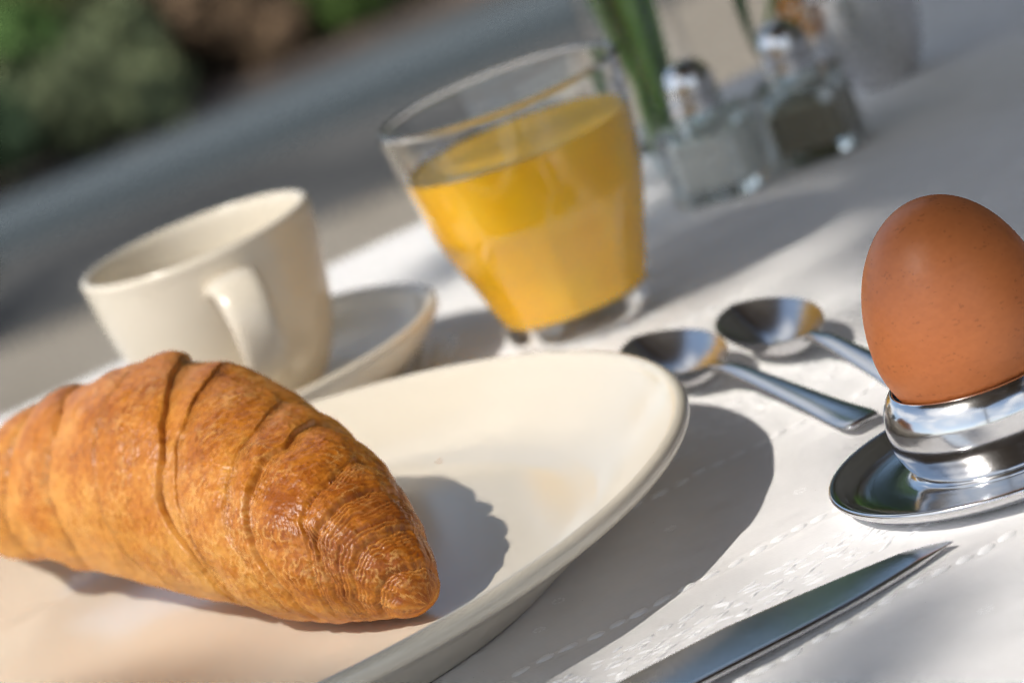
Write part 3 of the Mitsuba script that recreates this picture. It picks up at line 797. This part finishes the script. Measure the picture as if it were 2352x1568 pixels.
# ------------------------------------------------------------------ egg cup and egg
EX, EY = 0.0963, 0.7252
ec = thing('egg_cup', 'shiny chrome egg cup with a broad saucer foot', 'egg cup')
dish = fine([(0.01, 0.9), (24, 0.8), (32, 0.5), (36, 0.9), (39.3, 2.4), (41.2, 4.2), (41.5, 4.9), (41.0, 5.5), (40.0, 5.3), (38.0, 4.0), (35, 2.7), (31, 2.0), (27, 1.8), (24.0, 2.0), (22.0, 2.5), (21.0, 3.4)], 0.35)
bowl = fine([(21.0, 3.2), (21.9, 4.6), (23.2, 7.2), (24.1, 10.2), (24.3, 13), (24.2, 16), (23.3, 19.2), (21.9, 21.6), (21.0, 22.5), (20.5, 22.8), (20.0, 22.4), (21.4, 19.6), (22.6, 16), (22.4, 12.4), (19.5, 8.6), (12, 6.4), (0.01, 6.0)], 0.3)
part(ec, 'foot', lathe(dish, 260, (EX, EY, 0)), 'chrome_mat', True)
part(ec, 'bowl', lathe(bowl, 260, (EX, EY, 0)), 'chrome_mat', True)
pe = np.linspace(-math.pi / 2, math.pi / 2, 160)
er = 21.5 * np.cos(pe)
ez = 32.7 + np.where(pe > 0, 31.1, 23.5) * np.sin(pe)
er[0] = er[-1] = 0.01
solid('egg', lathe(np.c_[er, ez], 240, (EX, EY, 0)), 'shell_mat', True, 'brown speckled boiled egg standing in the chrome egg cup', 'egg')

# ------------------------------------------------------------------ salt and pepper


def rounded_box(w, h, r, z0, n=10):
    """A square block w x w x h with rounded upright edges and softened top and bottom."""
    import manifold3d as m3
    cs = m3.CrossSection.square((w - 2 * r, w - 2 * r), True).offset(r, m3.JoinType.Round, 2, 32)
    body = m3.Manifold.extrude(cs, h - 2.4).translate((0, 0, 1.2))
    small = m3.CrossSection.square((w - 2 * r - 2, w - 2 * r - 2), True).offset(r, m3.JoinType.Round, 2, 32)
    lid = m3.Manifold.extrude(small, h)
    return (m3.Manifold.batch_hull([body, lid])).translate((0, 0, z0))


def shaker(x, y, rz, label, fill_mat, fill_h, fill_name):
    import manifold3d as m3
    t = thing(fill_name + '_shaker', label, 'shaker', 'salt and pepper shakers')
    W, Hh = 29.0, 27.0
    outer = rounded_box(W, Hh, 3.5, 0) + m3.Manifold.cylinder(4.5, 9.5, 8.6, 48).translate((0, 0, Hh - 0.5))
    cav = rounded_box(W - 7.5, Hh - 7.0, 4.0, 4.2) + m3.Manifold.cylinder(9, 6.6, 6.4, 48).translate((0, 0, Hh - 4.5))
    body = outer - cav

    def conv(mf):
        a = mf.to_mesh()
        m = trimesh.Trimesh(a.vert_properties[:, :3] * 1e-3, a.tri_verts, process=False)
        return place(m, x, y, rz)
    part(t, 'body', conv(body), 'pale_glass_mat', 35)
    fm = rounded_box(W - 7.3, Hh - 6.8, 4.0, 4.1) ^ m3.Manifold.cube((60, 60, fill_h), True).translate((0, 0, fill_h / 2))
    heap = m3.Manifold.sphere(19.0, 64).scale((0.52, 0.52, 0.16)).translate((0, 0, fill_h - 0.4))
    part(t, 'contents', conv(fm + heap), fill_mat, 35)
    cp = fine([(0.01, 31.0), (8.3, 31.0), (8.7, 29.8), (9.0, 30.0), (8.9, 33.2), (8.4, 33.8), (8.8, 34.5), (8.8, 36.0), (8.4, 36.6), (8.7, 37.2), (8.6, 39.6), (7.8, 42.6), (6.2, 45.0), (3.8, 46.6), (1.8, 47.2), (0.01, 47.3)], 0.22)
    cap = part(t, 'cap', lathe(cp, 96, (x, y, 0)), 'chrome_mat', 40)
    for k in range(5):
        a = k * 2 * math.pi / 5
        hole = trimesh.creation.cylinder(0.00055, 0.0003, sections=10)
        hole.apply_translation([x + 0.0030 * math.cos(a), y + 0.0030 * math.sin(a), 0.0467])
        scene[free(cap + '__hole')] = mikit.ply(hole, 'soil_mat')


shaker(0.0865, 1.0985, math.radians(-30), 'glass salt shaker with a chrome cap, left of the pepper', 'salt_mat', 21.0, 'salt')
shaker(0.1210, 1.1040, math.radians(-24), 'glass pepper shaker with a chrome cap, right of the salt', 'pepper_mat', 18.0, 'pepper')

# ------------------------------------------------------------------ vase with stems
VX, VY = 0.0800, 1.1700
va = thing('flower_vase', 'narrow clear glass vase of green flower stems behind the juice glass', 'vase')
vz = np.linspace(9, 150, 60)
vr = np.interp(vz, [9, 40, 150], [17.5, 17.0, 18.5])
part(va, 'wall', lathe(np.c_[vr, vz], 120, (VX, VY, 0)), 'sheet_glass_mat', True)
part(va, 'base', lathe(fine([(0.01, 0.4), (15.5, 0.3), (17.2, 0.9), (17.6, 3), (17.4, 8.6), (16.4, 9.2), (0.01, 7.0)], 0.6), 96, (VX, VY, 0)), 'pale_glass_mat', 40)
rv = np.random.default_rng(8)
for k in range(20):
    a = rv.uniform(0, 2 * math.pi)
    r0, r1 = rv.uniform(1, 9), rv.uniform(8, 14.0)
    b = a + rv.uniform(2.0, 4.0)
    z = np.linspace(10, 260, 14)
    u = (z - 10) / 240
    xs = VX + (r0 * math.cos(a) * (1 - u) + r1 * math.cos(b) * u * 1.25) * 1e-3
    ys = VY + (r0 * math.sin(a) * (1 - u) + r1 * math.sin(b) * u * 1.25) * 1e-3
    part(va, 'stem', tube(np.c_[xs, ys, z * 1e-3], rv.uniform(0.0015, 0.0023), 10), 'stem_mat' if k % 2 else 'dark_stem_mat', True)


def blade_leaf(base, tip, w, bend, n=14):
    """A long folded leaf from base to tip."""
    base, tip = np.asarray(base, float), np.asarray(tip, float)
    t = np.linspace(0, 1, n)
    c = base + (tip - base) * t[:, None] + np.asarray(bend) * (4 * t * (1 - t))[:, None]
    d = np.gradient(c, axis=0)
    d /= np.linalg.norm(d, axis=1, keepdims=True)
    side = np.cross(d, [0.2, -0.9, 0.3])
    side /= np.linalg.norm(side, axis=1, keepdims=True)
    nn = np.cross(side, d)
    ww = w * np.sin(np.pi * np.clip(t * 0.93 + 0.05, 0, 1)) ** 0.7
    rows_ = [c - side * ww[:, None] + nn * ww[:, None] * 0.35, c, c + side * ww[:, None] + nn * ww[:, None] * 0.35]
    rows_ += [r - nn * 0.0006 for r in rows_[::-1]]
    V = np.stack(rows_, 1)
    m = trimesh.Trimesh(V.reshape(-1, 3), grid_faces(n, 6, True), process=False)
    return m


for k in range(9):
    a = k * 0.7 + 0.3
    part(va, 'leaf', blade_leaf([VX + .004 * math.cos(a), VY + .004 * math.sin(a), 0.012 + 0.012 * (k % 3)], [VX + .016 * math.cos(a + .6), VY + .016 * math.sin(a + .6), 0.20 + .02 * (k % 4)], 0.0042, [.003 * math.cos(a), .003 * math.sin(a), 0]),
         'dark_stem_mat' if k % 2 else 'stem_mat', True)

# ------------------------------------------------------------------ white pot with a flowering plant
QX, QY = 0.1600, 1.1750
po = thing('flower_pot', 'small tapered shiny metal pot at the far right of the table', 'plant pot')
pp = fine([(0.01, 0.2), (9.5, 0), (11.2, 0.8), (13.6, 4), (16.6, 11), (18.6, 20), (19.8, 30), (20.3, 38), (19.9, 39.2), (18.9, 39.0), (18.4, 36), (17.5, 33), (0.01, 33)], 0.5)
part(po, 'vessel', lathe(pp, 120, (QX, QY, 0)), 'pot_mat', 60)
part(po, 'soil', lathe([(0.01, 36.0), (10, 35.7), (18.2, 34.6)], 60, (QX, QY, 0)), 'soil_mat', True)
pl = thing('flowering_plant', 'leafy plant with orange and white flowers growing from the small metal pot', 'plant')
rp = np.random.default_rng(17)
# blossoms and leaves that hang over the left rim of the pot
for k, (dx, dy, z) in enumerate([(-22, -6, 46), (-25, -8, 39), (-24, -10, 31), (-26, -4, 25), (-14, -18, 49), (-4, -20, 47), (-19, -12, 53)]):
    for q in range(5):
        a = q * 2 * math.pi / 5 + k
        m = trimesh.creation.icosphere(2, 0.0027)
        m.apply_scale([1.0, 0.75, 0.5])
        m.apply_transform(trimesh.transformations.rotation_matrix(rp.uniform(0, 3), rp.normal(size=3)))
        m.apply_translation([QX + dx * 1e-3 + 0.0030 * math.cos(a), QY + dy * 1e-3 + 0.0015 * math.sin(a * 2), z * 1e-3 + 0.0030 * math.sin(a)])
        part(pl, 'petal', m, 'orange_petal_mat', True)
for dx, dy, z, r in [(-35, -5, 32, 4.4), (-17, -17, 41, 2.6)]:
    m = trimesh.creation.icosphere(3, r * 1e-3)
    m.vertices *= 1 + 0.12 * np.sin(np.arctan2(m.vertices[:, 1], m.vertices[:, 0]) * 5)[:, None]
    m.apply_translation([QX + dx * 1e-3, QY + dy * 1e-3, z * 1e-3])
    part(pl, 'bud', m, 'white_petal_mat', True, label='pinkish white flower bud')
    part(pl, 'stalk', tube(np.array([[QX - .006, QY, .036], [QX + dx * .6e-3, QY + dy * .6e-3, .060], [QX + dx * .98e-3, QY + dy * 1e-3, z * 1e-3 + r * 0.9e-3]]), 0.0011, 8), 'stem_mat', True)
for k in range(40):
    a = rp.uniform(0, 2 * math.pi)
    r1 = rp.uniform(14, 48)
    part(pl, 'leaf', blade_leaf([QX + .008 * math.cos(a), QY + .008 * math.sin(a), 0.035], [QX + r1 * 1e-3 * math.cos(a), QY + r1 * 1e-3 * math.sin(a), 0.052 + rp.uniform(0, 0.09)], rp.uniform(.006, .010), [0, 0, 0.014]),
         'dark_stem_mat' if k % 3 else 'stem_mat', True)
part(pl, 'leaf', blade_leaf([QX - .008, QY - .004, 0.038], [QX - .041, QY - .004, 0.026], 0.0034, [-.010, 0, 0.030]), 'dark_stem_mat', True)
part(pl, 'leaf', blade_leaf([QX - .010, QY + .004, 0.038], [QX - .030, QY - .002, 0.028], 0.0030, [-.002, 0, 0.024]), 'pale_leaf_mat', True)
